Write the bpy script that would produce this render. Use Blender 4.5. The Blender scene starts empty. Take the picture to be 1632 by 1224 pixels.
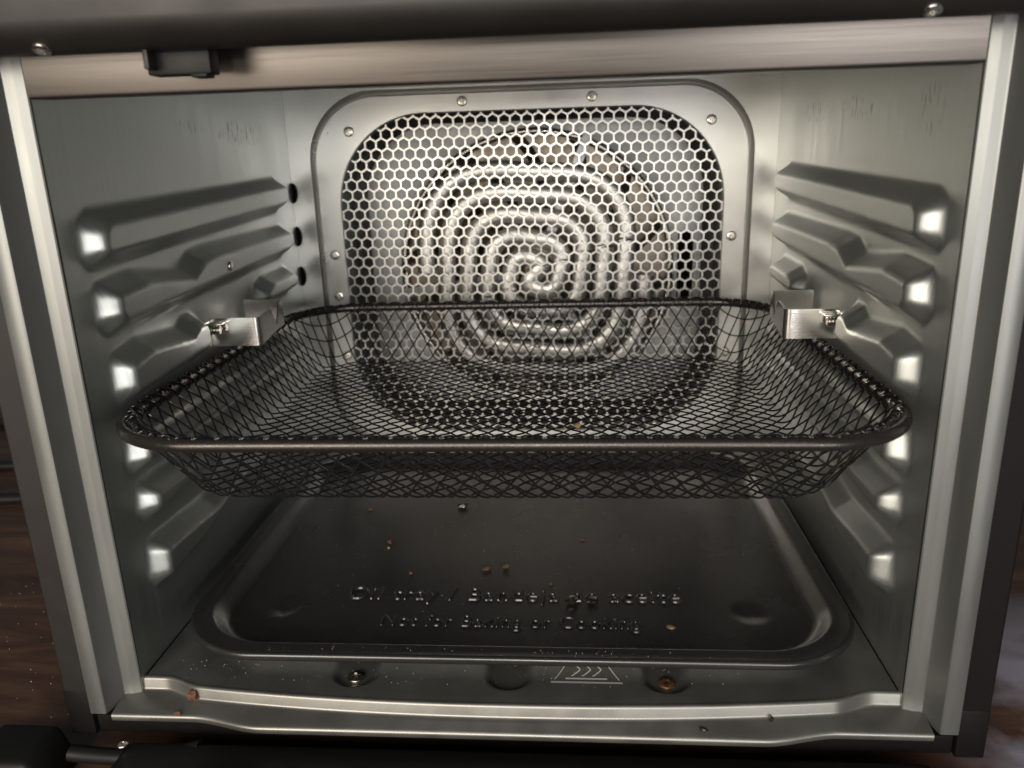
import bpy, bmesh, math, random
import numpy as np
from mathutils import Vector, Matrix

random.seed(7)
rng = np.random.default_rng(7)
scene = bpy.context.scene
COL = scene.collection

# ------------------------------------------------------------------ camera, world, lamps, exposure
D = 0.2422                      # depth of the cavity (metres)
cam = bpy.data.cameras.new('camera')
cam_o = bpy.data.objects.new('camera', cam); COL.objects.link(cam_o)
cam_o.location = (0.02705, -0.26224, 0.20301)
cam_o.rotation_euler = (math.radians(73.4726), math.radians(1.7533), math.radians(4.1490))
cam.sensor_width = 36.0
cam.lens = 27.818
cam.clip_start = 0.005
cam.clip_end = 50.0
cam.dof.use_dof = True
cam.dof.focus_distance = 0.33
cam.dof.aperture_fstop = 13.0
scene.camera = cam_o

world = bpy.data.worlds.new('World'); scene.world = world
world.use_nodes = True
bg = world.node_tree.nodes['Background']
bg.inputs['Color'].default_value = (0.062, 0.072, 0.075, 1)
bg.inputs['Strength'].default_value = 1.0

def area(name, loc, aim, size, size_y, power, col):
    l = bpy.data.lights.new(name, 'AREA'); l.shape = 'RECTANGLE'
    l.size = size; l.size_y = size_y; l.energy = power; l.color = col
    o = bpy.data.objects.new(name, l); COL.objects.link(o)
    o.location = loc
    o.rotation_euler = (Vector(aim) - Vector(loc)).to_track_quat('-Z', 'Y').to_euler()
    return o
area('flash_lamp', (-0.01, -0.95, 0.25), (0.0, 0.15, 0.12), 0.12, 0.12, 1.9, (1.0, 0.95, 0.87))
area('key_lamp', (-0.47, -0.98, 0.22), (0.0, 0.15, 0.12), 0.50, 0.36, 5.6, (1.0, 0.90, 0.76))
area('room_lamp', (-0.14, -1.15, 0.56), (-0.08, 0.1, 0.2), 1.10, 0.50, 6.4, (1.0, 0.91, 0.81))
area('right_fill_lamp', (0.42, -0.95, 0.10), (-0.08, 0.15, 0.16), 0.40, 0.22, 2.5, (1.0, 0.97, 0.93))  # fill lamp added at right to brighten the left wall

scene.view_settings.view_transform = 'Standard'
scene.view_settings.look = 'None'
scene.view_settings.exposure = 0.0
scene.view_settings.gamma = 1.0
scene.view_settings.use_curve_mapping = False

# ------------------------------------------------------------------ materials
def mat(name, col, rough=0.5, metal=0.0, spec=0.5, coat=0.0, rough_var=0.0, col_var=0.0, nscale=40.0,
        brush=None, bump=0.0, bump_scale=400.0, aniso=0.0):
    m = bpy.data.materials.new(name); m.use_nodes = True
    nt = m.node_tree; N = nt.nodes; L = nt.links
    b = N['Principled BSDF']
    b.inputs['Base Color'].default_value = (*col, 1); b.inputs['Roughness'].default_value = rough
    b.inputs['Metallic'].default_value = metal; b.inputs['Specular IOR Level'].default_value = spec
    b.inputs['Coat Weight'].default_value = coat
    b.inputs['Anisotropic'].default_value = aniso
    tc = N.new('ShaderNodeTexCoord')
    if rough_var or col_var:
        no = N.new('ShaderNodeTexNoise'); no.inputs['Scale'].default_value = nscale; no.inputs['Detail'].default_value = 6
        mp = N.new('ShaderNodeMapping'); L.new(tc.outputs['Object'], mp.inputs[0]); L.new(mp.outputs[0], no.inputs['Vector'])
        if brush: mp.inputs['Scale'].default_value = brush
        if rough_var:
            mr = N.new('ShaderNodeMapRange'); mr.inputs[1].default_value = .3; mr.inputs[2].default_value = .7
            mr.inputs[3].default_value = max(0.02, rough - rough_var); mr.inputs[4].default_value = rough + rough_var
            L.new(no.outputs['Fac'], mr.inputs[0]); L.new(mr.outputs[0], b.inputs['Roughness'])
        if col_var:
            cr = N.new('ShaderNodeValToRGB')
            cr.color_ramp.elements[0].position = .3; cr.color_ramp.elements[1].position = .7
            cr.color_ramp.elements[0].color = (*[c * (1 - col_var) for c in col], 1)
            cr.color_ramp.elements[1].color = (*[min(1, c * (1 + col_var)) for c in col], 1)
            L.new(no.outputs['Fac'], cr.inputs[0]); L.new(cr.outputs[0], b.inputs['Base Color'])
    if bump:
        n2 = N.new('ShaderNodeTexNoise'); n2.inputs['Scale'].default_value = bump_scale; n2.inputs['Detail'].default_value = 4
        m2 = N.new('ShaderNodeMapping'); L.new(tc.outputs['Object'], m2.inputs[0]); L.new(m2.outputs[0], n2.inputs['Vector'])
        if brush: m2.inputs['Scale'].default_value = brush
        bp = N.new('ShaderNodeBump'); bp.inputs['Strength'].default_value = bump; bp.inputs['Distance'].default_value = 0.0004
        L.new(n2.outputs['Fac'], bp.inputs['Height']); L.new(bp.outputs['Normal'], b.inputs['Normal'])
    return m

M = {}
M['side_steel'] = mat('aluminised_side_steel', (.49, .515, .50), .38, .90, rough_var=.06, col_var=.06, nscale=14, brush=(1, 60, 1.2), bump=.05, bump_scale=30)
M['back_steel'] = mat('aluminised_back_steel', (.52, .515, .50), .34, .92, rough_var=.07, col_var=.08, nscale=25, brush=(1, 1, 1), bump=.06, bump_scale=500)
M['grille'] = mat('grille_steel', (.46, .455, .44), .30, 1.0, rough_var=.06, col_var=.08, nscale=60)
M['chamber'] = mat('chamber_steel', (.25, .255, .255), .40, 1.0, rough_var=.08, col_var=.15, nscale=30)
M['coil'] = mat('heater_tube', (.54, .53, .51), .36, .95, rough_var=.08, col_var=.16, nscale=25)
M['fan'] = mat('fan_aluminium', (.22, .19, .155), .40, .9, rough_var=.08, col_var=.1, nscale=50)
M['floor_steel'] = mat('enamelled_floor', (.20, .206, .195), .36, .62, rough_var=.08, col_var=.12, nscale=60, bump=.05, bump_scale=900)
M['sill_steel'] = mat('sill_steel', (.28, .275, .258), .40, .85, rough_var=.06, col_var=.10, nscale=60)
M['post_steel'] = mat('post_steel', (.23, .237, .23), .40, .72, rough_var=.08, col_var=.07, nscale=60, brush=(1, 1, .2), bump=.05, bump_scale=700)
M['rail_steel'] = mat('brushed_rail_steel', (.125, .113, .104), .31, .95, rough_var=.04, col_var=.025, nscale=140, brush=(.12, 1, 6), bump=.03, bump_scale=300)
M['nonstick'] = mat('black_nonstick', (.022, .0216, .0212), .27, 0.0, .9, rough_var=.05, col_var=.15, nscale=18, bump=.03, bump_scale=1500)
M['rim'] = mat('dark_bronze_rim', (.068, .062, .058), .28, .75, rough_var=.07, nscale=500, bump=.12, bump_scale=1600)
M['wire'] = mat('dark_coated_wire', (.075, .072, .070), .17, .85, .7, rough_var=.05, nscale=300)
M['chrome'] = mat('bracket_chrome', (.84, .82, .78), .20, 1.0, bump=.06, bump_scale=90, brush=(1, 1, 22))
M['screw'] = mat('screw_steel', (.56, .53, .48), .28, 1.0, rough_var=.1, nscale=400)
M['screw_rust'] = mat('rusty_screw', (.22, .12, .06), .45, .7, rough_var=.1, col_var=.3, nscale=700)
M['black_plastic'] = mat('black_plastic', (.010, .010, .0095), .50, 0.0, .25, rough_var=.05, nscale=90, bump=.03, bump_scale=1200)
M['panel_plastic'] = mat('panel_plastic', (.013, .0115, .0105), .45, .0, .5, rough_var=.06, nscale=60)
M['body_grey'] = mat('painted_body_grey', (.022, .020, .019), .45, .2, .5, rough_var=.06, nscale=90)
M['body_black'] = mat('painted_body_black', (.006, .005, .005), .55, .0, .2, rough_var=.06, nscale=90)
M['hole'] = mat('dark_hole', (.004, .004, .004), .9, 0.0, .1)
M['print_white'] = mat('white_print', (.5, .5, .49), .5, 0.0, .4)
M['cord'] = mat('rubber_cord', (.012, .012, .012), .45, 0.0, .4)
M['dust'] = mat('dust', (.75, .70, .62), .8, 0.0, .2)
M['crumb_tan'] = mat('crumb_tan', (.12, .070, .040), .75, 0.0, .3, col_var=.6, nscale=500)
M['crumb_brown'] = mat('crumb_brown', (.16, .075, .04), .7, 0.0, .3, col_var=.5, nscale=600)
M['crumb_dark'] = mat('crumb_dark', (.022, .014, .010), .22, 0.0, .6, col_var=.4, nscale=500)
M['crumb_pale'] = mat('crumb_pale', (.36, .25, .14), .7, 0.0, .3, col_var=.3, nscale=500)

def scuffs(m, boxes):
    """dark scuff marks worn into the sheet: short vertical scratches inside a few bands (object space y, z)."""
    nt = m.node_tree; N = nt.nodes; L = nt.links; b = N['Principled BSDF']
    tc = N.new('ShaderNodeTexCoord'); sp = N.new('ShaderNodeSeparateXYZ'); L.new(tc.outputs['Object'], sp.inputs[0])
    mp = N.new('ShaderNodeMapping'); mp.inputs['Scale'].default_value = (1, 1.0, .28); mp.inputs['Rotation'].default_value = (.5, 0, 0)
    L.new(tc.outputs['Object'], mp.inputs[0])
    no = N.new('ShaderNodeTexNoise'); no.inputs['Scale'].default_value = 480; no.inputs['Detail'].default_value = 3
    L.new(mp.outputs[0], no.inputs['Vector'])
    th = N.new('ShaderNodeMapRange'); th.inputs[1].default_value = .545; th.inputs[2].default_value = .66
    L.new(no.outputs['Fac'], th.inputs[0])
    total = None
    for (yc, zc, ry, rz, s) in boxes:
        def d(out, c, r):
            a = N.new('ShaderNodeMath'); a.operation = 'SUBTRACT'; L.new(out, a.inputs[0]); a.inputs[1].default_value = c
            q = N.new('ShaderNodeMath'); q.operation = 'DIVIDE'; L.new(a.outputs[0], q.inputs[0]); q.inputs[1].default_value = r
            p = N.new('ShaderNodeMath'); p.operation = 'POWER'; L.new(q.outputs[0], p.inputs[0]); p.inputs[1].default_value = 2
            return p
        a, c = d(sp.outputs['Y'], yc, ry), d(sp.outputs['Z'], zc, rz)
        ad = N.new('ShaderNodeMath'); ad.operation = 'ADD'; L.new(a.outputs[0], ad.inputs[0]); L.new(c.outputs[0], ad.inputs[1])
        mr = N.new('ShaderNodeMapRange'); mr.inputs[1].default_value = .15; mr.inputs[2].default_value = 1.0
        mr.inputs[3].default_value = s; mr.inputs[4].default_value = 0
        L.new(ad.outputs[0], mr.inputs[0])
        if total is None: total = mr.outputs[0]
        else:
            mx = N.new('ShaderNodeMath'); mx.operation = 'MAXIMUM'; L.new(total, mx.inputs[0]); L.new(mr.outputs[0], mx.inputs[1]); total = mx.outputs[0]
    mu = N.new('ShaderNodeMath'); mu.operation = 'MULTIPLY'; L.new(total, mu.inputs[0]); L.new(th.outputs[0], mu.inputs[1])
    mix = N.new('ShaderNodeMixRGB'); mix.inputs[2].default_value = (.03, .028, .024, 1)
    L.new(mu.outputs[0], mix.inputs[0])
    src = b.inputs['Base Color'].links[0].from_socket
    L.new(src, mix.inputs[1]); L.new(mix.outputs[0], b.inputs['Base Color'])

M['side_left'] = M['side_steel'].copy(); M['side_left'].name = 'side_steel_scuffed_left'
M['side_right'] = M['side_steel'].copy(); M['side_right'].name = 'side_steel_scuffed_right'
scuffs(M['side_left'], [(.172, .2155, .040, .0075, .75), (.115, .2175, .02, .004, .4)])
scuffs(M['side_right'], [(.165, .2165, .030, .006, .7), (.105, .2165, .028, .006, .7), (.035, .212, .012, .010, .6)])

def table_mat():
    m = bpy.data.materials.new('brown_table_painted_sheen'); m.use_nodes = True
    nt = m.node_tree; N = nt.nodes; L = nt.links; b = N['Principled BSDF']
    tc = N.new('ShaderNodeTexCoord'); mp = N.new('ShaderNodeMapping')
    mp.inputs['Scale'].default_value = (2.2, 10, 1); mp.inputs['Rotation'].default_value = (0, 0, -.75)
    L.new(tc.outputs['Object'], mp.inputs[0])
    no = N.new('ShaderNodeTexNoise'); no.inputs['Scale'].default_value = 4.5; no.inputs['Detail'].default_value = 9; no.inputs['Roughness'].default_value = .62
    no.inputs['Distortion'].default_value = .8
    L.new(mp.outputs[0], no.inputs['Vector'])
    cr = N.new('ShaderNodeValToRGB'); e = cr.color_ramp.elements
    e[0].position = .30; e[0].color = (.036, .018, .012, 1); e[1].position = .72; e[1].color = (.20, .105, .066, 1)
    k = cr.color_ramp.elements.new(.5); k.color = (.10, .050, .032, 1)
    L.new(no.outputs['Fac'], cr.inputs[0])
    # pale reflection painted into the table colour, only to the right of the appliance
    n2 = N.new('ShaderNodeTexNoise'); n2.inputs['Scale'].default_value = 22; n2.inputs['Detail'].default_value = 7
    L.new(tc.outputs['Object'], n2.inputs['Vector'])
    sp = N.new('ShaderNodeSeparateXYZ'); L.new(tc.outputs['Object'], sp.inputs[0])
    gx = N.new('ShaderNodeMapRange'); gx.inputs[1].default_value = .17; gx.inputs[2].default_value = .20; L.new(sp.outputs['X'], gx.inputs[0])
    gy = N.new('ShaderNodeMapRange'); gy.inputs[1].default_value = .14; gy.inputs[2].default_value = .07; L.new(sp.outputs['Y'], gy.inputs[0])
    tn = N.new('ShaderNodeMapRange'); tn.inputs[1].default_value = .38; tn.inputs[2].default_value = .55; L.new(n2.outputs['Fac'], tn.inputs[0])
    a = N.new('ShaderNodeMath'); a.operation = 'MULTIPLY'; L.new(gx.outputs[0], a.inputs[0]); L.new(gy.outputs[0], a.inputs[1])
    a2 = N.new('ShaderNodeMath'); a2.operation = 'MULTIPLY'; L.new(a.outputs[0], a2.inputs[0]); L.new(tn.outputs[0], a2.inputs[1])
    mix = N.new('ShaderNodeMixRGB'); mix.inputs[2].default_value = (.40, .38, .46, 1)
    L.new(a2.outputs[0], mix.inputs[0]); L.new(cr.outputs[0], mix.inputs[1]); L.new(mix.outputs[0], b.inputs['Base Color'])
    b.inputs['Roughness'].default_value = .42
    bp = N.new('ShaderNodeBump'); bp.inputs['Strength'].default_value = .25; bp.inputs['Distance'].default_value = .001
    L.new(no.outputs['Fac'], bp.inputs['Height']); L.new(bp.outputs['Normal'], b.inputs['Normal'])
    return m
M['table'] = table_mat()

# ------------------------------------------------------------------ helpers
def empty(name, loc=(0, 0, 0)):
    o = bpy.data.objects.new(name, None); COL.objects.link(o); o.location = loc; o.empty_display_size = .02
    return o

def tag(o, label=None, cat=None, group=None, kind=None):
    if label: o['label'] = label
    if cat: o['category'] = cat
    if group: o['group'] = group
    if kind: o['kind'] = kind
    return o

def build(name, V, F, m, parent=None, smooth=True, angle=None):
    me = bpy.data.meshes.new(name)
    me.from_pydata([tuple(map(float, v)) for v in V], [], [tuple(map(int, f)) for f in F])
    me.update()
    if angle is not None:
        me.shade_smooth(); me.set_sharp_from_angle(angle=math.radians(angle))
    elif smooth: me.shade_smooth()
    me.materials.append(m)
    o = bpy.data.objects.new(name, me); COL.objects.link(o)
    if parent is not None: o.parent = parent
    return o

def from_bm(name, bm, m, parent=None, angle=40, bevel=0.0, seg=2):
    if bevel:
        bmesh.ops.bevel(bm, geom=[e for e in bm.edges if len(e.link_faces) == 2 and e.calc_face_angle(0) > .5], offset=bevel, segments=seg, affect='EDGES', profile=.5)
    bmesh.ops.recalc_face_normals(bm, faces=bm.faces)
    me = bpy.data.meshes.new(name); bm.to_mesh(me); bm.free()
    me.shade_smooth(); me.set_sharp_from_angle(angle=math.radians(angle))
    me.materials.append(m)
    o = bpy.data.objects.new(name, me); COL.objects.link(o)
    if parent is not None: o.parent = parent
    return o

def bm_box(bm, lo, hi):
    c = [(a + b) / 2 for a, b in zip(lo, hi)]; s = [b - a for a, b in zip(lo, hi)]
    bmesh.ops.create_cube(bm, size=1, matrix=Matrix.Translation(c) @ Matrix.Diagonal((*s, 1)))

def box(name, lo, hi, m, parent=None, bevel=.0008):
    bm = bmesh.new(); bm_box(bm, lo, hi)
    return from_bm(name, bm, m, parent, bevel=bevel)

def extrude_x(name, prof, x0, x1, m, parent=None, angle=35, nx=1):
    """profile in (y, z), swept along x, capped."""
    n = len(prof); V = []; F = []
    for i in range(nx + 1):
        x = x0 + (x1 - x0) * i / nx
        V += [(x, y, z) for y, z in prof]
    for i in range(nx):
        for j in range(n):
            k = (j + 1) % n
            F.append((i * n + j, i * n + k, (i + 1) * n + k, (i + 1) * n + j))
    F.append(tuple(range(n - 1, -1, -1))); F.append(tuple(nx * n + j for j in range(n)))
    bm = bmesh.new(); vs = [bm.verts.new(v) for v in V]
    for f in F: bm.faces.new([vs[i] for i in f])
    return from_bm(name, bm, m, parent, angle)

def extrude_z(name, prof, z0, z1, m, parent=None, angle=30):
    n = len(prof)
    bm = bmesh.new(); a = [bm.verts.new((x, y, z0)) for x, y in prof]; b = [bm.verts.new((x, y, z1)) for x, y in prof]
    for j in range(n):
        k = (j + 1) % n; bm.faces.new((a[j], a[k], b[k], b[j]))
    bm.faces.new(a[::-1]); bm.faces.new(b)
    return from_bm(name, bm, m, parent, angle)

def rrect(x0, x1, z0, z1, r, ns=24, na=16):
    """rounded rectangle loop, counter-clockwise, always 4*(ns+na) points in the same order."""
    pts = []
    cs = [(x1 - r, z0 + r, -90), (x1 - r, z1 - r, 0), (x0 + r, z1 - r, 90), (x0 + r, z0 + r, 180)]
    for k, (cx, cz, a0) in enumerate(cs):
        for i in range(na):
            a = math.radians(a0 + 90 * i / na); pts.append((cx + r * math.cos(a), cz + r * math.sin(a)))
        a = math.radians(a0 + 90); p = (cx + r * math.cos(a), cz + r * math.sin(a))
        nx, nz, na0 = cs[(k + 1) % 4]; b = math.radians(na0); q = (nx + r * math.cos(b), nz + r * math.sin(b))
        for i in range(ns):
            t = i / ns; pts.append((p[0] + (q[0] - p[0]) * t, p[1] + (q[1] - p[1]) * t))
    return np.array(pts)

def loft(loops, close_last=False, flip=False):
    V = np.concatenate(loops); n = len(loops[0]); F = []
    for i in range(len(loops) - 1):
        for j in range(n):
            k = (j + 1) % n
            f = (i * n + j, i * n + k, (i + 1) * n + k, (i + 1) * n + j)
            F.append(f[::-1] if flip else f)
    return V, F

def tube(pts, r, sides=8, closed=False, cap=True):
    P = np.asarray(pts, float); n = len(P)
    if closed: T = np.roll(P, -1, 0) - np.roll(P, 1, 0)
    else: T = np.gradient(P, axis=0)
    T /= np.linalg.norm(T, axis=1)[:, None] + 1e-12
    up = np.array([0, 0, 1.0]); N0 = np.cross(T, up)
    ln = np.linalg.norm(N0, axis=1)
    bad = ln < 1e-3; N0[bad] = np.cross(T[bad], [1.0, 0, 0])
    N0 /= np.linalg.norm(N0, axis=1)[:, None]; B0 = np.cross(T, N0)
    a = np.arange(sides) * 2 * np.pi / sides
    rr = np.broadcast_to(np.asarray(r, float), (n,))
    V = (P[:, None, :] + rr[:, None, None] * (np.cos(a)[None, :, None] * N0[:, None, :] + np.sin(a)[None, :, None] * B0[:, None, :])).reshape(-1, 3)
    F = []
    m = n if closed else n - 1
    for i in range(m):
        ii = (i + 1) % n
        for j in range(sides):
            k = (j + 1) % sides
            F.append((i * sides + j, i * sides + k, ii * sides + k, ii * sides + j))
    if not closed and cap:
        F.append(tuple(range(sides - 1, -1, -1))); F.append(tuple((n - 1) * sides + j for j in range(sides)))
    return V, F

def lathe_local(prof, n=20):
    """profile (radius, height) about +z; returns verts/faces."""
    V = []; F = []
    for r, h in prof:
        for i in range(n):
            a = 2 * math.pi * i / n; V.append((r * math.cos(a), r * math.sin(a), h))
    for k in range(len(prof) - 1):
        for i in range(n):
            j = (i + 1) % n; F.append((k * n + i, k * n + j, (k + 1) * n + j, (k + 1) * n + i))
    F.append(tuple(range((len(prof) - 1) * n, len(prof) * n)))
    return np.array(V), F

def orient(V, loc, normal):
    q = Vector(normal).to_track_quat('Z', 'Y').to_matrix()
    R = np.array(q)
    return V @ R.T + np.array(loc)

SCREW_MESH = {}
def screw(loc, normal, r, parent, m, name='screw', roll=0.4):
    """pan-head screw with a cross recess, as one small mesh."""
    key = (round(r, 5), m.name)
    if key not in SCREW_MESH:
        V, F = lathe_local([(r, 0), (r, r * .14), (r * .95, r * .24), (r * .80, r * .31), (r * .58, r * .34)], 20)
        F = F[:-1]; n0 = len(V)
        Vl = [tuple(v) for v in V]
        # cap carries a sunk cross
        inner = 4 * 20
        w, l, hz, dz = r * .15, r * .46, r * .345, r * .04
        cross = [(w, w), (l, w), (l, -w), (w, -w), (w, -l), (-w, -l), (-w, -w), (-l, -w), (-l, w), (-w, w), (-w, l), (w, l)]
        cross = sorted(cross, key=lambda p: math.atan2(p[1], p[0]) % (2 * math.pi))
        bm = bmesh.new()
        vs = [bm.verts.new(v) for v in Vl]
        for f in F: bm.faces.new([vs[i] for i in f])
        top = [bm.verts.new((x, y, hz)) for x, y in cross]; bot = [bm.verts.new((x * .8, y * .8, dz)) for x, y in cross]
        ring = vs[inner:inner + 20]
        e = []
        for L in (ring, top):
            for i in range(len(L)):
                a, b = L[i], L[(i + 1) % len(L)]
                ed = bm.edges.get((a, b)) or bm.edges.new((a, b)); e.append(ed)
        bmesh.ops.bridge_loops(bm, edges=e)
        for i in range(12):
            bm.faces.new((top[i], top[(i + 1) % 12], bot[(i + 1) % 12], bot[i]))
        bm.faces.new(bot)
        bmesh.ops.recalc_face_normals(bm, faces=bm.faces)
        me = bpy.data.meshes.new(name); bm.to_mesh(me); bm.free()
        me.shade_smooth(); me.set_sharp_from_angle(angle=math.radians(35)); me.materials.append(m)
        SCREW_MESH[key] = me
    o = bpy.data.objects.new(name, SCREW_MESH[key]); COL.objects.link(o); o.parent = parent
    o.location = loc
    o.rotation_euler = (Vector(normal).to_track_quat('Z', 'Y').to_matrix() @ Matrix.Rotation(roll, 3, 'Z')).to_euler()
    return o

def sstep(t):
    t = np.clip(t, 0, 1); return t * t * (3 - 2 * t)

# ------------------------------------------------------------------ table
TZ = -0.032
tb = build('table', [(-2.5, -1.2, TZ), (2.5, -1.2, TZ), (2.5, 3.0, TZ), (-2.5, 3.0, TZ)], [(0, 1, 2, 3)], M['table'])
tag(tb, 'dark brown wooden table under the oven', 'table', kind='structure')

# ------------------------------------------------------------------ oven
oven = empty('air_fryer_oven', (0, 0.12, TZ))
tag(oven, 'open countertop air fryer oven with ribbed steel walls and honeycomb fan grille', 'oven')
bpy.context.view_layer.update()
def part(o, parent=None):
    """parent keeping world placement (the root empty is not at the origin)."""
    return o
ROOT = Vector(oven.location)
def under(o, p=None):
    p = p or oven
    o.parent = p
    if p is oven: o.location = Vector(o.location) - ROOT
    return o

# ---- side walls with pressed ribs
RIBS = [
    [(.012, .1705), (.016, .1660), (.208, .1720), (.2155, .1745), (.2165, .1870), (.210, .1905), (.020, .1858), (.0125, .1815)],
    [(.014, .1465), (.020, .1400), (.206, .1455), (.217, .1485), (.218, .1600), (.210, .1632), (.105, .1630), (.092, .1618), (.080, .1562), (.042, .1608), (.0160, .1590)],
    [(.0165, .1175), (.020, .1120), (.086, .1142), (.0925, .1180), (.0925, .1300), (.085, .1348), (.0775, .1345), (.071, .1308), (.037, .1342), (.0175, .1315)],
    [(.158, .1255), (.166, .1215), (.212, .1230), (.2170, .1265), (.2170, .1355), (.208, .1388), (.174, .1380), (.162, .1345)],
    [(.0165, .0880), (.020, .0830), (.210, .0850), (.2160, .0880), (.2160, .1025), (.020, .1025)],
    [(.018, .0660), (.023, .0610), (.070, .0625), (.095, .0655), (.210, .0660), (.2160, .0700), (.2160, .0805), (.080, .0800), (.050, .0770), (.0200, .0775)],
    [(.018, .0365), (.022, .0310), (.060, .0330), (.085, .0380), (.200, .0380), (.2120, .0410), (.2120, .0540), (.100, .0535), (.070, .0490), (.045, .0510), (.0200, .0520)],
]
def poly_sdf(Y, Z, poly):
    P = np.array(poly); inside = np.zeros(Y.shape, bool); d = np.full(Y.shape, 1e9)
    n = len(P)
    for i in range(n):
        a, b = P[i], P[(i + 1) % n]; e = b - a
        t = np.clip(((Y - a[0]) * e[0] + (Z - a[1]) * e[1]) / (e @ e), 0, 1)
        d = np.minimum(d, np.hypot(Y - a[0] - t * e[0], Z - a[1] - t * e[1]))
        c = ((a[1] > Z) != (b[1] > Z)) & (Y < (b[0] - a[0]) * (Z - a[1]) / (b[1] - a[1] + 1e-15) + a[0])
        inside ^= c
    return np.where(inside, d, -d)

def softramp(t, k=.27):
    """linear ramp 0..1 with short rounded ends."""
    def sm(x): return np.where(x < -k, 0, np.where(x > k, x, (x + k) ** 2 / (4 * k)))
    return np.clip(sm(t) - sm(t - 1), 0, 1)

def side_wall(sx, m):
    ny, nz = 300, 312
    ys = np.linspace(.0016, D - .0002, ny); zs = np.linspace(0.0, .250, nz)
    Y, Z = np.meshgrid(ys, zs, indexing='ij')
    H = np.zeros_like(Y); RID = np.full(Y.shape, -1)
    for k, p in enumerate(RIBS):
        s = poly_sdf(Y, Z, p)
        # flat crown = the outline set in by one bend width; the bend falls away round it in even, rounded corners
        c = .0046; cp = []
        for ax in (0, 1):
            a_ = s if ax == 0 else s.T; g = (a_[:-1] - c) * (a_[1:] - c) < 0
            ii, jj = np.nonzero(g); f = (c - a_[ii, jj]) / (a_[ii + 1, jj] - a_[ii, jj])
            cp.append(np.stack([ys[ii] + f * (ys[1] - ys[0]), zs[jj]], 1) if ax == 0 else np.stack([ys[jj], zs[ii] + f * (zs[1] - zs[0])], 1))
        cp = np.concatenate(cp); near = (s > -.006) & (s < c)
        q = np.stack([Y[near], Z[near]], 1)
        dmin = np.sqrt(((q[:, None, :] - cp[None]) ** 2).sum(-1).min(1))
        h = np.where(s >= c, .0084, 0.0); h[near] = .0084 * softramp(1 - dmin / .0050, .24)
        RID[s > -.0045] = k
        H = np.maximum(H, h)
    for _ in range(3):
        Hp = np.pad(H, 1, mode='edge')
        H = (Hp[:-2, 1:-1] + Hp[2:, 1:-1] + Hp[1:-1, :-2] + Hp[1:-1, 2:] + 2 * H) / 6
    H = H + .00012 * np.sin(Y * 31 + 1.3 * sx) * np.sin(Z * 27 + .5)
    X = sx * (.15 - H)
    V = np.stack([X, Y, Z], -1).reshape(-1, 3)
    idx = np.arange(ny * nz).reshape(ny, nz)
    A, B, C_, E = idx[:-1, :-1], idx[1:, :-1], idx[1:, 1:], idx[:-1, 1:]
    Q = np.stack([A, B, C_, E], -1).reshape(-1, 4)
    if sx > 0: Q = Q[:, ::-1]
    rid = np.maximum.reduce([RID[:-1, :-1], RID[1:, :-1], RID[1:, 1:], RID[:-1, 1:]]).reshape(-1)
    def sub(mask, name, par):
        q = Q[mask]; u, inv = np.unique(q, return_inverse=True)
        return build(name, V[u], inv.reshape(-1, 4), m, None)
    w = sub(rid < 0, 'side_wall', None); under(w)
    for k in range(len(RIBS)):
        r = sub(rid == k, 'rib', w); r.parent = w
    return w
wl = side_wall(-1, M['side_left']); wr = side_wall(1, M['side_right'])
screw((-.1414, .1175, .152), (1, 0, 0), .0022, wl, M['screw'])
screw((-.1501, .1361, .0942), (1, 0, 0), .0022, wl, M['screw'])

# ---- back wall (pressed groove, big opening), screws, vent slots
def ring(y, *a): 
    p = rrect(*a); return np.stack([p[:, 0], np.full(len(p), y), p[:, 1]], 1)
def bw_loops():
    L = [ring(D, -.15, .15, 0, .25, .0004)]
    for t in np.linspace(0, 1, 7):
        o = .0038 * t; dep = .0075 * math.sin(math.pi * t) ** .55
        L.append(ring(D + dep, -.1365 + o, .1365 - o, .008 + o, .2400 - o, .042 - o * .6))
    L += [ring(D, -.1198, .1198, .0200, .2262, .056),
          ring(D + .0004, -.1192, .1192, .0206, .2256, .0555), ring(D + .0022, -.1190, .1190, .0208, .2254, .0553)]
    return L
V, F = loft(bw_loops())
back = under(build('back_wall', V, F, M['back_steel'], None, angle=12))
for (x, z, mm) in [(-.0391, .2318, 'screw'), (.0393, .2318, 'screw'), (-.1103, .2164, 'screw'), (.1102, .2164, 'screw'), (-.1260, .1410, 'screw'),
                   (.1250, .1475, 'screw'), (-.1258, .1141, 'screw'), (.1243, .0736, 'screw'), (-.1243, .0736, 'screw')]:
    screw((x, D - .0008, z), (0, -1, 0), .0030, back, M[mm], roll=random.random() * 3)
for z in (.1805, .1533, .1277):
    V = []; n = 14
    for i in range(n):
        a = -math.pi / 2 + math.pi * i / (n - 1); V.append((-.1497 + .0028 * math.cos(a), D - .0016, z + .0062 * math.sin(a)))
    V += [(x, y + .0014, zz) for x, y, zz in V]
    F = [tuple(range(n))] + [(i, i + 1, n + i + 1, n + i) for i in range(n - 1)]
    o = build('vent_slot', V, F, M['hole'], back, angle=30)

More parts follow.
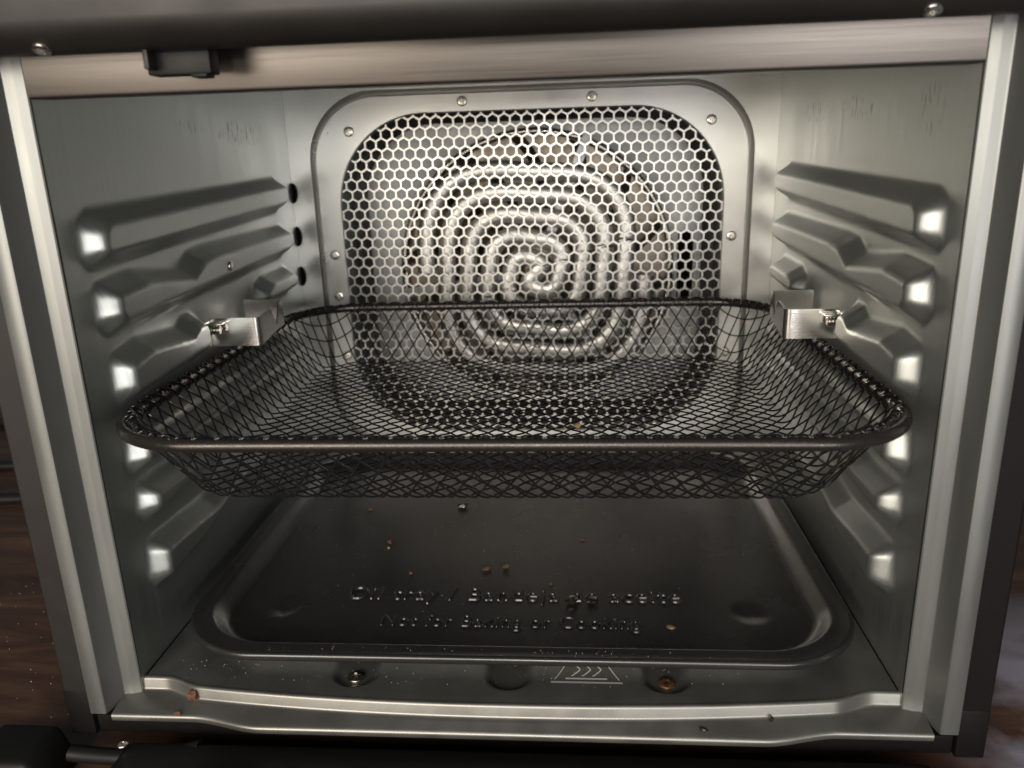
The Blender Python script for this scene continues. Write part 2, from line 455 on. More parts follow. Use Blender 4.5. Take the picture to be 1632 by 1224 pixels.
# ---- honeycomb grille
def grille():
    px = .0070; pz = px * math.sqrt(3) / 2; Rr = px / math.sqrt(3); ri = Rr * .815; y0, y1 = D + .0024, D + .0038
    V = []; F = []; ang = [math.radians(60 * k + 30) for k in range(6)]
    rows = int(.23 / pz)
    for j in range(-rows // 2, rows // 2 + 1):
        for i in range(-20, 21):
            cx = i * px + (px / 2 if j % 2 else 0); cz = .1232 + j * pz
            qx, qz = abs(cx), abs(cz - .1231)
            ex, ez = qx - (.1200 - .050), qz - (.1035 - .050)
            dd = math.hypot(max(ex, 0), max(ez, 0)) + min(max(ex, ez), 0) - .050
            if dd > .0042: continue
            b = len(V)
            jit = 1 + .012 * (random.random() - .5)
            for (r, y) in ((Rr, y0), (ri * 1.05 * jit, y0), (ri * jit, y0 + .0003), (ri * jit, y1), (Rr, y1)):
                V += [(cx + r * math.cos(a), y, cz + r * math.sin(a)) for a in ang]
            for k in range(6):
                n = (k + 1) % 6
                for l in range(4):
                    F.append((b + 6 * l + k, b + 6 * (l + 1) + k, b + 6 * (l + 1) + n, b + 6 * l + n))
    return build('grille', V, F, M['grille'], None, angle=25)
under(grille())

# ---- fan chamber, heater coil, fan
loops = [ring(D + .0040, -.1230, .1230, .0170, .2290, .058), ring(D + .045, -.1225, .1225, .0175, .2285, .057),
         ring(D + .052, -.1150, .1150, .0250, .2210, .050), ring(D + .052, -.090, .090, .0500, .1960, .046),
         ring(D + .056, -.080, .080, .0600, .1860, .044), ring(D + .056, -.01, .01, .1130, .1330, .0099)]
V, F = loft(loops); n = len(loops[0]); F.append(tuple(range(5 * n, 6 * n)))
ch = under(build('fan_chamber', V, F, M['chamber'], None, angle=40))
o = box('vent_slot', (.099, D + .0500, .098), (.1095, D + .0516, .146), M['hole'], ch, bevel=.0004)
CX, CZ = 0.002, 0.1235
def spiral(r0, r1, turns, y, ph, n):
    t = np.linspace(0, 1, n); a = ph + t * turns * 2 * np.pi; r = (r0 + (r1 - r0) * t) * (1 - .045 * np.cos(4 * a))
    return np.stack([CX + r * np.cos(a), np.full(n, y), CZ + r * np.sin(a)], 1)
def arm(sign):
    th = np.linspace(1.75, 16.2, 380); r = .0152 / math.pi * th * (1 - .075 * np.cos(4 * (th + 2.62))); ph = 2.62
    return np.stack([CX + sign * r * np.cos(th + ph), np.full(380, D + .018), CZ + sign * r * np.sin(th + ph)], 1)
A1, A2 = arm(1), arm(-1)                     # two-start spiral joined by an S in the middle
t_ = np.linspace(0, 1, 24)[1:-1, None]; p0, p1 = A2[0], A1[0]; d0 = (A2[0] - A2[1]); d0 = d0 / np.linalg.norm(d0) * .022; d1 = (A1[1] - A1[0]); d1 = d1 / np.linalg.norm(d1) * .022
mid = (2 * t_**3 - 3 * t_**2 + 1) * p0 + (t_**3 - 2 * t_**2 + t_) * d0 + (-2 * t_**3 + 3 * t_**2) * p1 + (t_**3 - t_**2) * d1
sp = np.concatenate([A2[::-1], mid, A1])
V, F = tube(sp, .0058, 18)
V[:, 1] = D + .018 + (V[:, 1] - D - .018) * .5
coil = under(build('heating_coil', V, F, M['coil'], None, angle=60))
for a in (.9, 3.0, 5.1):
    bm = bmesh.new(); bm_box(bm, (.018, D + .0250, -.003), (.094, D + .0262, .003))
    bmesh.ops.rotate(bm, verts=bm.verts, cent=(0, 0, 0), matrix=Matrix.Rotation(a, 3, 'Y'))
    bmesh.ops.translate(bm, verts=bm.verts, vec=(CX, 0, CZ))
    from_bm('coil_support', bm, M['chamber'], coil)
t_ = np.linspace(0, 2 * np.pi, 120, endpoint=False)
V, F = tube(np.stack([CX + .0905 * np.cos(t_), np.full(120, D + .034), CZ + .0905 * np.sin(t_)], 1), .0022, 12, closed=True)
build('shroud_ring', V, F, M['screw'], ch)
fan = empty('fan'); under(fan); fan.location = Vector((CX, D + .036, CZ)) - ROOT
V, F = lathe_local([(.090, 0), (.090, .0008), (.030, .0012), (.026, .004), (.012, .006), (.010, .012), (.006, .013)], 48)
V = orient(V, (0, .006, 0), (0, -1, 0)); build('hub', V, F, M['fan'], fan, angle=35)
blade_me = None
for k in range(14):
    a = 2 * math.pi * k / 14
    if blade_me is None:
        Vb = []; Fb = []
        for i in range(9):
            t = i / 8; r = .026 + .062 * t; th = .30 * t * t
            for (yy, w) in ((.0045, 0), (-.0095, .10)):
                Vb.append((r * math.cos(th + w), yy, r * math.sin(th + w)))
        for i in range(8): Fb.append((2 * i, 2 * i + 1, 2 * i + 3, 2 * i + 2))
        ob = build('blade', Vb, Fb, M['fan'], fan); blade_me = ob.data
    else:
        ob = bpy.data.objects.new('blade', blade_me); COL.objects.link(ob); ob.parent = fan
    ob.rotation_euler = (0, a, 0)

# ---- ceiling
under(box('ceiling', (-.15, .002, .2502), (.15, D, .2515), M['side_steel'], None, bevel=0))

# ---- floor plate with raised platform, tabs and bowed front edge
def ridge(x):
    """front edge of the floor: straight corners, then bowed out towards the door."""
    ax = np.abs(x)
    bow = -.0085 + .0070 * (np.clip(ax, 0, .128) / .128) ** 2.2
    return np.where(ax > .141, .0036, bow + (.0036 - bow) * sstep((ax - .124) / .017))
def floor_h(X, Y):
    qx = np.abs(X) - (.128 - .030); qy = np.abs(Y - .125) - (.1165 - .030)
    s = .030 - (np.hypot(np.maximum(qx, 0), np.maximum(qy, 0)) + np.minimum(np.maximum(qx, qy), 0))
    h = .0032 * softramp(s / .010, .3)
    for cx in (-.0625, 0, .0625):
        qx = np.abs(X - cx); yy = np.maximum(.0092 - Y, 0)
        t = .0094 - np.hypot(qx, yy)
        m_ = softramp(t / .0019, .3); h = h * (1 - m_) - .0016 * m_
    return h
nx, ny = 300, 190
U = np.linspace(-.1494, .1494, nx); T = np.linspace(0, 1, ny) ** 1.35
X, TT = np.meshgrid(U, T, indexing='ij'); Y = ridge(X) + (D - .0005 - ridge(X)) * TT
Zf = floor_h(X, Y)
V = np.stack([X, Y, Zf], -1).reshape(-1, 3); idx = np.arange(nx * ny).reshape(nx, ny)
Q = np.stack([idx[:-1, :-1], idx[1:, :-1], idx[1:, 1:], idx[:-1, 1:]], -1).reshape(-1, 4)
floor = under(build('floor_plate', V, Q, M['floor_steel'], None))
screw((-.0625, .0072, -.0016), (0, 0, 1), .0036, floor, M['screw'], roll=.3)
screw((.0625, .0072, -.0016), (0, 0, 1), .0034, floor, M['screw_rust'], roll=.9)
# hot-surface symbol: outline triangle, three wavy lines, double base line
def ribbon2d(pts, w, z):
    P = np.array(pts, float); Tn = np.gradient(P, axis=0); Tn /= np.linalg.norm(Tn, axis=1)[:, None]
    Nn = np.stack([-Tn[:, 1], Tn[:, 0]], 1) * w / 2
    V = []; F = []
    for p, n_ in zip(P, Nn):
        for s in (1, -1):
            q = p + s * n_; V.append((q[0], q[1], z + float(floor_h(np.array(q[0]), np.array(q[1])))))
    for i in range(len(P) - 1): F.append((2 * i, 2 * i + 1, 2 * i + 3, 2 * i + 2))
    return V, F
V = []; F = []
def addp(v, f):
    b = len(V); V.extend(v); F.extend([tuple(i + b for i in q) for q in f])
def seg(a, b, n=10): return [(a[0] + (b[0] - a[0]) * i / n, a[1] + (b[1] - a[1]) * i / n) for i in range(n + 1)]
ZS = .00015
addp(*ribbon2d(seg((.0169, .0050), (.0451, .0050)), .0011, ZS))
addp(*ribbon2d(seg((.0226, .0072), (.0392, .0072)), .0009, ZS))
addp(*ribbon2d(seg((.0440, .0066), (.0320, .0262)), .00045, ZS))
addp(*ribbon2d(seg((.0184, .0066), (.0300, .0262)), .00035, ZS))
for cx in (.0268, .0310, .0352):
    addp(*ribbon2d([(cx - .0018 + .0036 * (1 - abs(2 * t - 1)) ** .8, .0086 + .0062 * t) for t in np.linspace(0, 1, 18)], .0005, ZS))
build('hot_surface_symbol', V, F, M['print_white'], floor)

# ---- sill
nx = 240; xs = np.linspace(-.1580, .1580, nx); V = []; F = []
rd = ridge(np.clip(xs, -.149, .149)); prof = []
low = np.where(np.abs(xs) > .125, -.0100, -.0100 - .0052 * sstep((.125 - np.abs(xs)) / .030))
for i, x in enumerate(xs):
    y = rd[i]
    col = [(y + .0012, -.0002), (y + .0002, .0002), (y - .0006, -.0001), (y - .0011, -.0010), (y - .0013, -.0045), (y - .0017, -.0053), (y - .0026, -.0056)]
    y2 = low[i]; yb = col[-1][0]
    for t in (.25, .5, .75): col.append((yb + (y2 + .0008 - yb) * t, -.0056 - .0022 * t))
    col += [(y2 + .0008, -.0078), (y2, -.0083), (y2 - .0003, -.0092), (y2, -.0108)]
    prof = col
    V += [(x, a, b) for a, b in col]
k = len(prof)
for i in range(nx - 1):
    for j in range(k - 1): F.append((i * k + j, i * k + j + 1, (i + 1) * k + j + 1, (i + 1) * k + j))
sill = under(build('sill', V, F, M['sill_steel'], None, angle=50))

# ---- front posts (folded sheet profile) and painted body
for sx in (-1, 1):
    pr = [(.1507, .0030), (.1503, .0012), (.1507, .0008), (.1534, .0001), (.1540, -.0001), (.1564, -.0001), (.1572, -.0004), (.1577, -.0010),
          (.1597, -.0092), (.1600, -.0098), (.1606, -.0101), (.1660, -.0101), (.1666, -.0098), (.1668, -.0090), (.1668, .0060), (.1507, .0060)]
    o = extrude_z('front_post', [(sx * x, y) for x, y in pr], -.0078, .2420, M['post_steel'], None, angle=28); under(o)
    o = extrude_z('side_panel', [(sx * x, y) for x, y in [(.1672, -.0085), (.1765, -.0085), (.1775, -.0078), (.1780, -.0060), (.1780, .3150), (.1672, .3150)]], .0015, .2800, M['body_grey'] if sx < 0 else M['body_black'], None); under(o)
    o = box('base_corner', (min(sx * .1672, sx * .1778), -.0082, -.0195), (max(sx * .1672, sx * .1778), .315, .0012), M['body_black'], None, .0006); under(o)
    for yy in (.03, .28):
        V, F = lathe_local([(.011, 0), (.011, .009), (.012, .0125)], 20)
        o = build('foot', V + np.array([sx * .150, yy, TZ]), F, M['cord'], None, angle=40); under(o)
under(box('base_front', (-.1670, -.0065, -.0195), (.1670, .012, -.0112), M['body_black'], None, .0008))
under(box('base_plate', (-.1670, .0125, -.0195), (.1670, .315, -.0112), M['body_black'], None, .0008))
under(box('rear_panel', (-.1670, .309, -.0110), (.1670, .315, .2800), M['body_black'], None, .0005))
under(box('roof_panel', (-.1780, .006, .2803), (.1780, .315, .2830), M['body_black'], None, .0005))

# ---- top rail
rail = under(extrude_x('top_rail', [(.0120, .2238), (.0010, .2236), (.0003, .2239), (.0000, .2246), (.0000, .2490), (.0120, .2490)], -.1498, .1498, M['rail_steel'], None))
# ---- control panel (rounded lower front edge), screws, door latch
pp = [(-.0010, .2362), (-.0130, .2350)]
for i in range(9):
    a = math.radians(-95 - 75 * i / 8); pp.append((-.0205 + .0105 * math.cos(a), .2440 + .0105 * math.sin(a)))
pp += [(-.0330, .2620), (-.0360, .3000), (-.0010, .3000)]
panel = under(extrude_x('control_panel', pp, -.1790, .1790, M['panel_plastic'], None))
for x in (-.1255, .1225):
    screw((x, -.0257, .2350), (0, -.5, -.866), .0026, panel, M['chrome'])
bm = bmesh.new(); bm_box(bm, (-.0985, -.0190, .2272), (-.0790, -.0120, .2355)); bm_box(bm, (-.1010, -.0160, .2300), (-.0985, -.0125, .2355))
latch = under(from_bm('latch', bm, M['black_plastic'], None, bevel=.0007))
box('latch_hook', (-.0968, -.0240, .2285), (-.0952, -.0190, .2340), M['panel_plastic'], latch, .0004)
box('latch_tooth', (-.0850, -.0200, .2262), (-.0800, -.0140, .2275), M['black_plastic'], latch, .0005)

# ---- rotisserie brackets (bent chrome strip with a notch)
def bracket(sx):
    root = empty('bracket'); under(root); root.location = Vector((sx * .149, .098, .1232)) - ROOT
    path = [(.1462, .0975), (.1440, .0975), (.1380, .0975), (.1300, .0975), (.1252, .0975)]
    for i in range(1, 7):
        a = math.radians(90 * i / 6); path.append((.1252 - .0026 * math.sin(a), .0975 + .0026 * (1 - math.cos(a))))
    nidx0 = len(path)
    side = np.linspace(.1030, .1400, 15); path += [(.1226 + .004 * (y - .1) / .04, y) for y in side]
    for i in range(1, 5):
        a = math.radians(90 * i / 4); path.append((.1266 + .0026 * (1 - math.cos(a)), .1400 + .0026 * math.sin(a)))
    path += [(.1360, .1426), (.1440, .1426), (.1478, .1426)]
    P = np.array(path); zt = np.full(len(P), .1300); zb = np.full(len(P), .1164)
    for k, (x, y) in enumerate(path):
        if nidx0 <= k < nidx0 + 15:
            d = abs(y - .1265); zt[k] = .1305 - max(0, .0105 * (1 - d / .0085))
            zb[k] = .1164 + .0012 * min(1, (y - .1) / .02)
        if k >= nidx0 + 15: zt[k] = .1306; zb[k] = .1176
    Tn = np.gradient(P, axis=0); Tn /= np.linalg.norm(Tn, axis=1)[:, None]; Nn = np.stack([-Tn[:, 1], Tn[:, 0]], 1) * .0004
    bm = bmesh.new(); cols = []
    for k in range(len(P)):
        c = []
        for s in (1, -1):
            q = P[k] + s * Nn[k]
            c += [bm.verts.new((sx * q[0], q[1], zb[k])), bm.verts.new((sx * q[0], q[1], zt[k]))]
        cols.append(c)
    for a, b in zip(cols[:-1], cols[1:]):
        for (i, j) in ((0, 1), (1, 3), (3, 2), (2, 0)): bm.faces.new((a[i], a[j], b[j], b[i]))
    bm.faces.new((cols[0][0], cols[0][1], cols[0][3], cols[0][2])); bm.faces.new((cols[-1][0], cols[-1][1], cols[-1][3], cols[-1][2]))
    o = from_bm('strap', bm, M['chrome'], root, angle=35); o.location = -Vector((sx * .149, .098, .1232))
    # foot that is screwed to the wall
    bm = bmesh.new(); bm_box(bm, (min(sx * .1462, sx * .1496), .0895, .1160), (max(sx * .1462, sx * .1496), .0980, .1288))
    o = from_bm('mounting_foot', bm, M['chrome'], root, bevel=.0006); o.location = -Vector((sx * .149, .098, .1232))
    # short threaded screw through the foot
    pts = []; nn = 120
    for i in range(nn):
        t = i / (nn - 1); a = t * 2 * math.pi * 5; pts.append((sx * (.1400 + .0075 * t), .0935 + .0017 * math.cos(a), .1250 + .0017 * math.sin(a)))
    V, F = tube(pts, .00055, 6); o = build('thread', V, F, M['screw'], root); o.location = -Vector((sx * .149, .098, .1232))
    V, F = tube([(sx * .1398, .0935, .1250), (sx * .1478, .0935, .1250)], .0016, 12); o = build('screw_shank', V, F, M['screw'], root, angle=40); o.location = -Vector((sx * .149, .098, .1232))
    # clamp plate over the screw
    bm = bmesh.new(); bm_box(bm, (min(sx * .1385, sx * .1470), .0915, .1275), (max(sx * .1385, sx * .1470), .0976, .1283))
    o = from_bm('clamp_plate', bm, M['chrome'], root, bevel=.0003); o.location = -Vector((sx * .149, .098, .1232))
bracket(-1); bracket(1)

# ---- open door lying in front, with its hinge arm
door = under(box('door', (-.1500, -.300, -.0290), (.1560, -.0140, -.0160), M['black_plastic'], None, .003))
box('door_glass', (-.1180, -.285, -.0159), (.1240, -.030, -.0148), M['body_black'], door, .0005)
pts = [(-.172 + .052 * t, -.0185 + .003 * t, -.0195 - .0025 * math.sin(math.pi * t)) for t in np.linspace(0, 1, 20)]
rr = [.0032 + .0012 * max(0, (t - .6) / .4) ** 1.5 for t in np.linspace(0, 1, 20)]
V, F = tube(pts, rr, 14); ha = under(build('hinge_arm', V, F, M['black_plastic'], None, angle=50))
bm = bmesh.new(); bm_box(bm, (-.205, -.0330, -.0300), (-.1730, -.0100, -.0125))
for v in bm.verts:
    if v.co.x > -.18 and v.co.z > -.02: v.co.x -= .007
screw((-.150, -.0180, -.0155), (0, .1, 1), .0022, ha, M['screw'])
k = from_bm('hinge_knob', bm, M['black_plastic'], ha, bevel=.003, seg=3)

# ------------------------------------------------------------------ oil tray
TB = .0052
tray = empty('oil_tray', (0, .118, .0034))
tag(tray, 'black nonstick oil tray with embossed lettering on the oven floor', 'tray')
TR = Vector(tray.location)
def trl(z, ins, r):
    p = rrect(-.1430 + ins, .1430 - ins, .0030 + ins, .2300 - ins, r, 70, 26); return np.stack([p[:, 0], p[:, 1], np.full(len(p), z)], 1)
L = [trl(.0086, .0016, .038), trl(.0086, .0004, .0388), trl(.0092, 0, .039), trl(.0108, 0, .039), trl(.0116, .0004, .0388), trl(.0119, .0011, .038),
     trl(.0118, .0020, .0375), trl(.0115, .0035, .0365), trl(.0116, .0062, .035), trl(.0119, .0074, .034), trl(.0117, .0084, .0335), trl(.0108, .0092, .033),
     trl(.0080, .0112, .032), trl(.0062, .0126, .0312), trl(.0055, .0136, .0305), trl(TB, .0150, .0295)]
ins = .0150; r = .0295
for i in range(56):
    ins += .00172; r = max(.0022, r - .0006); L.append(trl(TB, ins, r))
V, F = loft(L); V = np.array(V)
for cx in (-.1058, .1030):
    d = np.hypot(V[:, 0] - cx, (V[:, 1] - .0475)); inside = d < .0100
    V[inside, 2] -= .0017 * (np.cos(np.pi * np.clip(d[inside] / .0095, 0, 1)) * .5 + .5)
n = len(L[0]); F.append(tuple(range((len(L) - 1) * n, len(L) * n)))
tp = build('pan', V, F, M['nonstick'], tray, angle=60); tp.location = -TR
def text(body, x0, x1, y0, caph, relief):
    """lettering pressed up out of the sheet: soft rounded ridges in the shape of the characters."""
    cu = bpy.data.curves.new('lettering', 'FONT'); cu.body = body; cu.size = 1; cu.offset = .002; cu.space_character = 1.12; cu.resolution_u = 6
    t = bpy.data.objects.new('tmp', cu); COL.objects.link(t)
    dg = bpy.context.evaluated_depsgraph_get(); dg.update()
    me = bpy.data.meshes.new_from_object(t.evaluated_get(dg)); bpy.data.objects.remove(t)
    me.calc_loop_triangles()
    co = np.array([v.co[:2] for v in me.vertices]); tri = np.array([t_.vertices[:] for t_ in me.loop_triangles])
    sx = (x1 - x0) / (co[:, 0].max() - co[:, 0].min()); sy = caph / .70
    co = np.stack([(co[:, 0] - co[:, 0].min()) * sx + x0, co[:, 1] * sy + y0], 1)
    bpy.data.meshes.remove(me)
    st = .00017; ox, oy = x0 - .002, y0 - caph * .45
    nx, ny = int((x1 - x0 + .004) / st), int(caph * 1.75 / st)
    G = np.zeros((nx, ny))
    for a, b, c in co[tri]:
        lo = np.floor((np.minimum(np.minimum(a, b), c) - (ox, oy)) / st).astype(int); hi = np.ceil((np.maximum(np.maximum(a, b), c) - (ox, oy)) / st).astype(int) + 1
        lo = np.maximum(lo, 0); hi = np.minimum(hi, (nx, ny))
        if (hi <= lo).any(): continue
        gx, gy = np.meshgrid(ox + np.arange(lo[0], hi[0]) * st, oy + np.arange(lo[1], hi[1]) * st, indexing='ij')
        def e(p, q): return (q[0] - p[0]) * (gy - p[1]) - (q[1] - p[1]) * (gx - p[0])
        e0, e1, e2 = e(a, b), e(b, c), e(c, a)
        ins = ((e0 >= 0) & (e1 >= 0) & (e2 >= 0)) | ((e0 <= 0) & (e1 <= 0) & (e2 <= 0))
        G[lo[0]:hi[0], lo[1]:hi[1]][ins] = 1
    for _ in range(4):
        P_ = np.pad(G, 1); G = (P_[:-2, 1:-1] + P_[2:, 1:-1] + P_[1:-1, :-2] + P_[1:-1, 2:] + 2 * G) / 6
    XX, YY = np.meshgrid(ox + np.arange(nx) * st, oy + np.arange(ny) * st, indexing='ij')
    ZZ = TB + .00002 + relief * G
    V = np.stack([XX, YY, ZZ], -1).reshape(-1, 3); idx = np.arange(nx * ny).reshape(nx, ny)
    Q = np.stack([idx[:-1, :-1], idx[1:, :-1], idx[1:, 1:], idx[:-1, 1:]], -1).reshape(-1, 4)
    keep = (G.reshape(-1)[Q].max(1) > 1e-4); Q = Q[keep]; u, inv = np.unique(Q, return_inverse=True)
    o = build('lettering', V[u], inv.reshape(-1, 4), M['nonstick'], tray); o.location = -TR
    return o
text('Oil tray / Bandeja de aceite', -.0790, .0742, .0545, .0104, .00125)
text('Not for Baking or Cooking', -.0582, .0545, .0338, .0086, .00110)

# ------------------------------------------------------------------ mesh basket
BZ, RZ = .0788, .1085                       # bottom and rim heights
bask = empty('mesh_basket', (0, .1075, BZ))
tag(bask, 'shallow black wire mesh basket with rounded bronze rim on the rack ribs', 'basket')
BR = Vector(bask.location)
HW, Y0b, Y1b, RB = .1238, .0056, .2094, .024
yc, hd = (Y0b + Y1b) / 2, (Y1b - Y0b) / 2
OUT, UP = .0212, RZ - BZ; RODR = .0025
th_end = math.radians(232); we = np.array([OUT + (RODR + .0005) * math.cos(th_end), UP + (RODR + .0005) * math.sin(th_end)])
SL = np.hypot(*we); wd = we / SL; tt = .0036; ARC = math.radians(185)
STR = 1.80                                  # the drawn walls stretch the mesh
def profile(s):
    s = np.asarray(s, float); s = np.where(s > tt / STR, np.minimum(tt + (s - tt / STR) * STR, SL) + np.maximum(0, (s - tt / STR) - (SL - tt) / STR), np.where(s > 0, s * STR, s)); o = np.minimum(s, 0.0); u = np.zeros_like(s)
    b = (s > -tt) & (s < tt); q = (s[b] + tt) / (2 * tt)
    o[b] = -tt * (1 - q) ** 2 + wd[0] * tt * q * q; u[b] = wd[1] * tt * q * q
    w = (s >= tt) & (s <= SL); o[w] = wd[0] * s[w]; u[w] = wd[1] * s[w]
    r = s > SL; a = th_end - (s[r] - SL) / (RODR + .0005)
    o[r] = OUT + (RODR + .0005) * np.cos(a); u[r] = UP + (RODR + .0005) * np.sin(a)
    th = np.clip((s + tt) / (2 * tt), 0, 1) * math.atan2(wd[1], wd[0])
    return o, u, th
SWALL = tt / STR + (SL - tt) / STR
SEND = SWALL + ARC * (RODR + .0005)
def place(uv):
    x, y = uv[:, 0], uv[:, 1] - yc
    qx, qy = np.abs(x) - (HW - RB), np.abs(y) - (hd - RB)
    mx, my = np.maximum(qx, 0), np.maximum(qy, 0); ln = np.hypot(mx, my)
    s = ln + np.minimum(np.maximum(qx, qy), 0) - RB
    nxn = np.where(ln > 1e-9, mx / np.maximum(ln, 1e-9), (qx > qy) * 1.0); nyn = np.where(ln > 1e-9, my / np.maximum(ln, 1e-9), (qx <= qy) * 1.0)
    nxn = nxn * np.sign(x); nyn = nyn * np.sign(y)
    o, u, th = profile(s); dlt = np.where(s > -tt, o - s, 0)
    pos = np.stack([x + nxn * dlt, y + yc + nyn * dlt, BZ + u], 1)
    nrm = np.stack([-np.sin(th) * nxn, -np.sin(th) * nyn, np.cos(th)], 1)
    return pos, nrm, s
PIT = .0061; WR = .00043; AMP = .00020
WV = []; WF = []; base = 0
st = PIT / 4
for fam in (0, 1):
    dr = np.array([1, 1]) / math.sqrt(2) if fam == 0 else np.array([1, -1]) / math.sqrt(2)
    pn = np.array([-dr[1], dr[0]])
    for i in range(-60, 61):
        w = np.arange(-80 * 4, 80 * 4 + 1) * st
        uv = np.array([0, yc]) + pn * (i * PIT) + w[:, None] * dr
        jit = .00010 * np.sin(w * 90 + i * 2.3 + fam)
        uv = uv + pn * jit[:, None]
        pos, nrm, s = place(uv)
        ok = s < SEND
        if ok.sum() < 6: continue
        a, b = np.argmax(ok), len(ok) - np.argmax(ok[::-1])
        wv = AMP * np.cos(np.pi * w / PIT) * (-1) ** i * (1 if fam == 0 else -1)
        pos = pos + nrm * np.where(s < SWALL, wv, 0)[:, None]
        v, f = tube(pos[a:b], WR, 5)
        WV.append(v); WF += [tuple(k + base for k in q) for q in f]; base += len(v)
wm = build('wire_mesh', np.concatenate(WV), WF, M['wire'], bask); wm.location = -BR
tag(wm, 'woven dark wire mesh', kind='stuff')
p = rrect(-HW - OUT, HW + OUT, Y0b - OUT, Y1b + OUT, RB + OUT - .007, 40, 24)
V, F = tube(np.stack([p[:, 0], p[:, 1], np.full(len(p), RZ)], 1), RODR, 14, closed=True)
o = build('rim', V, F, M['rim'], bask); o.location = -BR

# ------------------------------------------------------------------ power cord behind the oven
pts = []
ctrl = [(-.62, .36), (-.505, .402), (-.44, .415), (-.40, .40), (-.42, .36), (-.50, .30), (-.427, .296), (-.36, .30), (-.335, .275), (-.36, .25), (-.42, .225), (-.382, .234), (-.33, .25), (-.25, .33)]
ctrl = [(-.70, .43), (-.505, .402), (-.34, .40), (-.30, .36), (-.33, .31), (-.427, .296), (-.52, .29), (-.54, .25), (-.50, .225), (-.382, .234), (-.29, .25), (-.22, .34)]
for i in range(len(ctrl) - 1):
    p0, p1, p2, p3 = [np.array(ctrl[min(max(j, 0), len(ctrl) - 1)]) for j in (i - 1, i, i + 1, i + 2)]
    for t in np.linspace(0, 1, 14, endpoint=False):
        q = .5 * (2 * p1 + (p2 - p0) * t + (2 * p0 - 5 * p1 + 4 * p2 - p3) * t * t + (3 * p1 - p0 - 3 * p2 + p3) * t ** 3)
        pts.append((q[0], q[1], TZ + .0041))
V, F = tube(pts, .004, 10)
tag(build('power_cord', V, F, M['cord'], None, angle=60), 'black power cord looping over the table left of the oven', 'cord')

# ------------------------------------------------------------------ crumbs
def crumb(loc, size, m, label, cat='crumb', flat=.6, seed=0, group=None, rot=0):
    bm = bmesh.new(); bmesh.ops.create_icosphere(bm, subdivisions=2, radius=1)
    rs = random.Random(seed * 13 + 5)
    ph = [rs.uniform(0, 6.28) for _ in range(6)]
    for v in bm.verts:
        c = v.co; k = 1 + .22 * math.sin(3.1 * c.x + ph[0]) * math.sin(2.7 * c.y + ph[1]) + .18 * math.sin(5 * c.z + ph[2] + 4 * c.x) + rs.uniform(-.10, .10)
        v.co = Vector((c.x * size[0] * k, c.y * size[1] * k, c.z * size[2] * k))
    bmesh.ops.rotate(bm, verts=bm.verts, cent=(0, 0, 0), matrix=Matrix.Rotation(rot, 3, 'Z'))
    zmin = min(v.co.z for v in bm.verts)
    for v in bm.verts: v.co.z -= zmin
    o = from_bm('crumb', bm, m, None, angle=35); o.location = loc
    tag(o, label, cat, group)
G = 'crumbs on the oil tray'
crumb((-.0164, .0821, TB), (.0021, .0013, .0011), M['crumb_tan'], 'left of the two tan crumbs side by side on the oil tray', seed=1, group=G, rot=.5)
crumb((-.0072, .0841, TB), (.0015, .0017, .0016), M['crumb_tan'], 'right, taller one of the two tan crumbs side by side on the oil tray', seed=2, group=G)
crumb((.0254, .0535, TB), (.0030, .0026, .0018), M['crumb_dark'], 'larger glossy black burnt bit over the upper line of lettering', seed=3, group=G, rot=.6)
crumb((.0348, .0530, TB), (.0026, .0016, .0013), M['crumb_dark'], 'smaller glossy black burnt bit beside the larger one on the lettering', seed=4, group=G)
crumb((.0673, .0354, TB), (.0018, .0014, .0005), M['crumb_pale'], 'flat pale flake right of the lower line of lettering', seed=5, group=G, rot=-.4)
crumb((-.0707, .1085, TB), (.0012, .0014, .0012), M['crumb_tan'], 'small orange brown crumb on the left half of the oil tray', seed=6, group=G)
crumb((-.0701, .1030, TB), (.0007, .0007, .0006), M['crumb_pale'], 'tiny pale speck just in front of the small orange brown crumb', seed=7, group=G)
crumb((-.0379, .1530, TB), (.0030, .0016, .0013), M['crumb_dark'], 'dark oval seed on the oil tray below the basket', seed=8, group=G)
crumb((-.0911, .1483, TB), (.0014, .0011, .0008), M['crumb_tan'], 'small tan crumb on the tray left of the dark seed', seed=9, group=G)
crumb((-.0532, .0772, TB), (.0008, .0008, .0008), M['crumb_brown'], 'tiny dark grain behind the first word of the lettering', seed=10, group=G)
crumb((.0154, .0688, TB), (.0007, .0007, .0009), M['crumb_brown'], 'tiny dark grain above the middle of the upper lettering', seed=11, group=G)
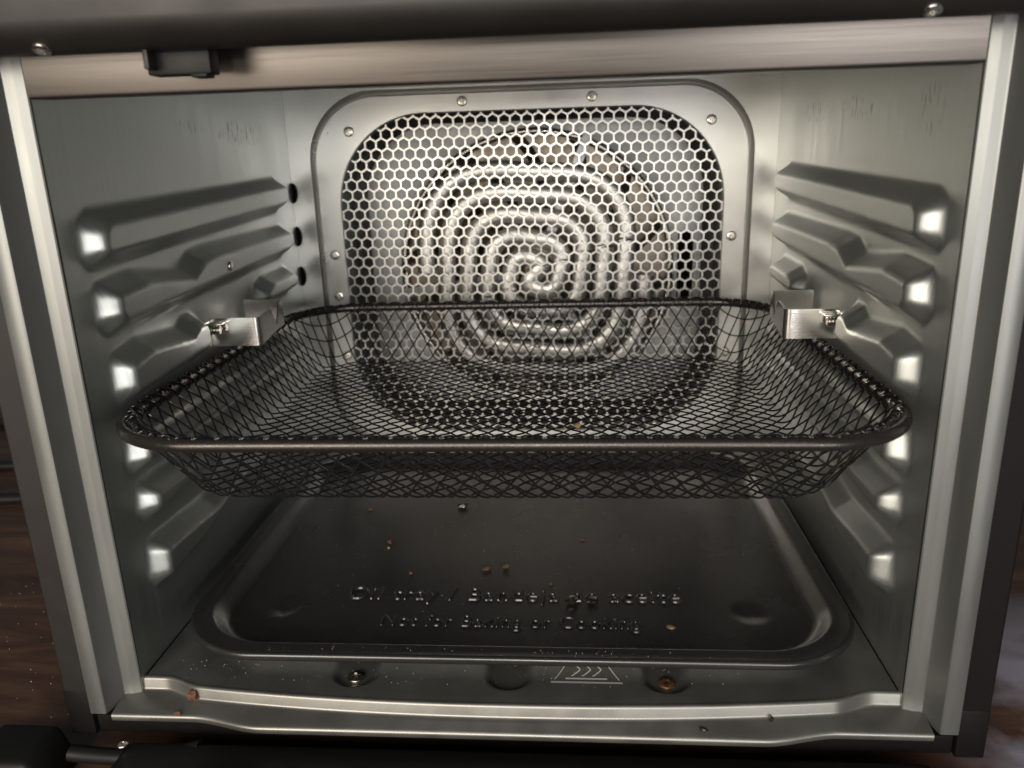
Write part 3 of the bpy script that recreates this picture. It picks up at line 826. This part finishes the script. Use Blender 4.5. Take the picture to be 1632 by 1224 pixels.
crumb((.0307, .1133, TB), (.0014, .0006, .0004), M['crumb_brown'], 'thin dark sliver in the middle of the oil tray', seed=12, group=G)
G2 = 'crumbs on the sill'
crumb((-.1265, -.0035, -.0058), (.0020, .0018, .0022), M['crumb_brown'], 'knobbly brown crumb on the left end of the front sill', seed=13, group=G2)
crumb((.0739, -.0118, -.0069), (.0016, .0007, .0005), M['crumb_dark'], 'dark sliver lying on the right part of the front sill', seed=14, group=G2, rot=-.6)
crumb((.0998, -.0074, -.0060), (.0009, .0010, .0011), M['crumb_dark'], 'small dark crumb against the step of the sill near the right corner', seed=15, group=G2)
crumb((-.1305, -.0098, -.0080), (.0016, .0008, .0008), M['crumb_brown'], 'brown crumb on the outer edge of the sill near the left corner', seed=16, group=G2)
crumb((.0284, .0800, BZ + .0009), (.0016, .0013, .0012), M['crumb_pale'], 'golden crumb caught on the floor of the wire basket', seed=17)

# ------------------------------------------------------------------ fine dust
V = []; F = []
def speck(p, s):
    b = len(V); a = random.random() * 3
    for k in range(3): V.append((p[0] + s * math.cos(a + 2.1 * k), p[1] + s * math.sin(a + 2.1 * k), p[2]))
    V.append((p[0], p[1], p[2] + s * 1.2)); F.extend([(b, b + 1, b + 3), (b + 1, b + 2, b + 3), (b + 2, b, b + 3)])
for i in range(230):
    x = random.uniform(-.14, .10); y = random.uniform(.002, .018)
    y = max(y, float(ridge(np.array(x))) + .002)
    speck((x, y, float(floor_h(np.array(x), np.array(y)))), random.choice([.00007, .00009, .00012, .00018]))
for i in range(120): speck((random.uniform(-.125, .12), random.uniform(.022, .17), TB + .0001), random.choice([.0001, .00014, .0002]))
for i in range(50): speck((random.uniform(-.10, .10), random.choice([.0052, .0062, .0075, .0088]), .0117), random.choice([.00012, .0002]))
for i in range(130): speck((random.uniform(-.30, -.185), random.uniform(-.02, .16), TZ), random.choice([.0001, .0002, .0003]))
tag(build('dust', V, F, M['dust'], None, smooth=False), 'fine pale dust specks scattered on the oven floor, tray and table', 'dust', kind='stuff')
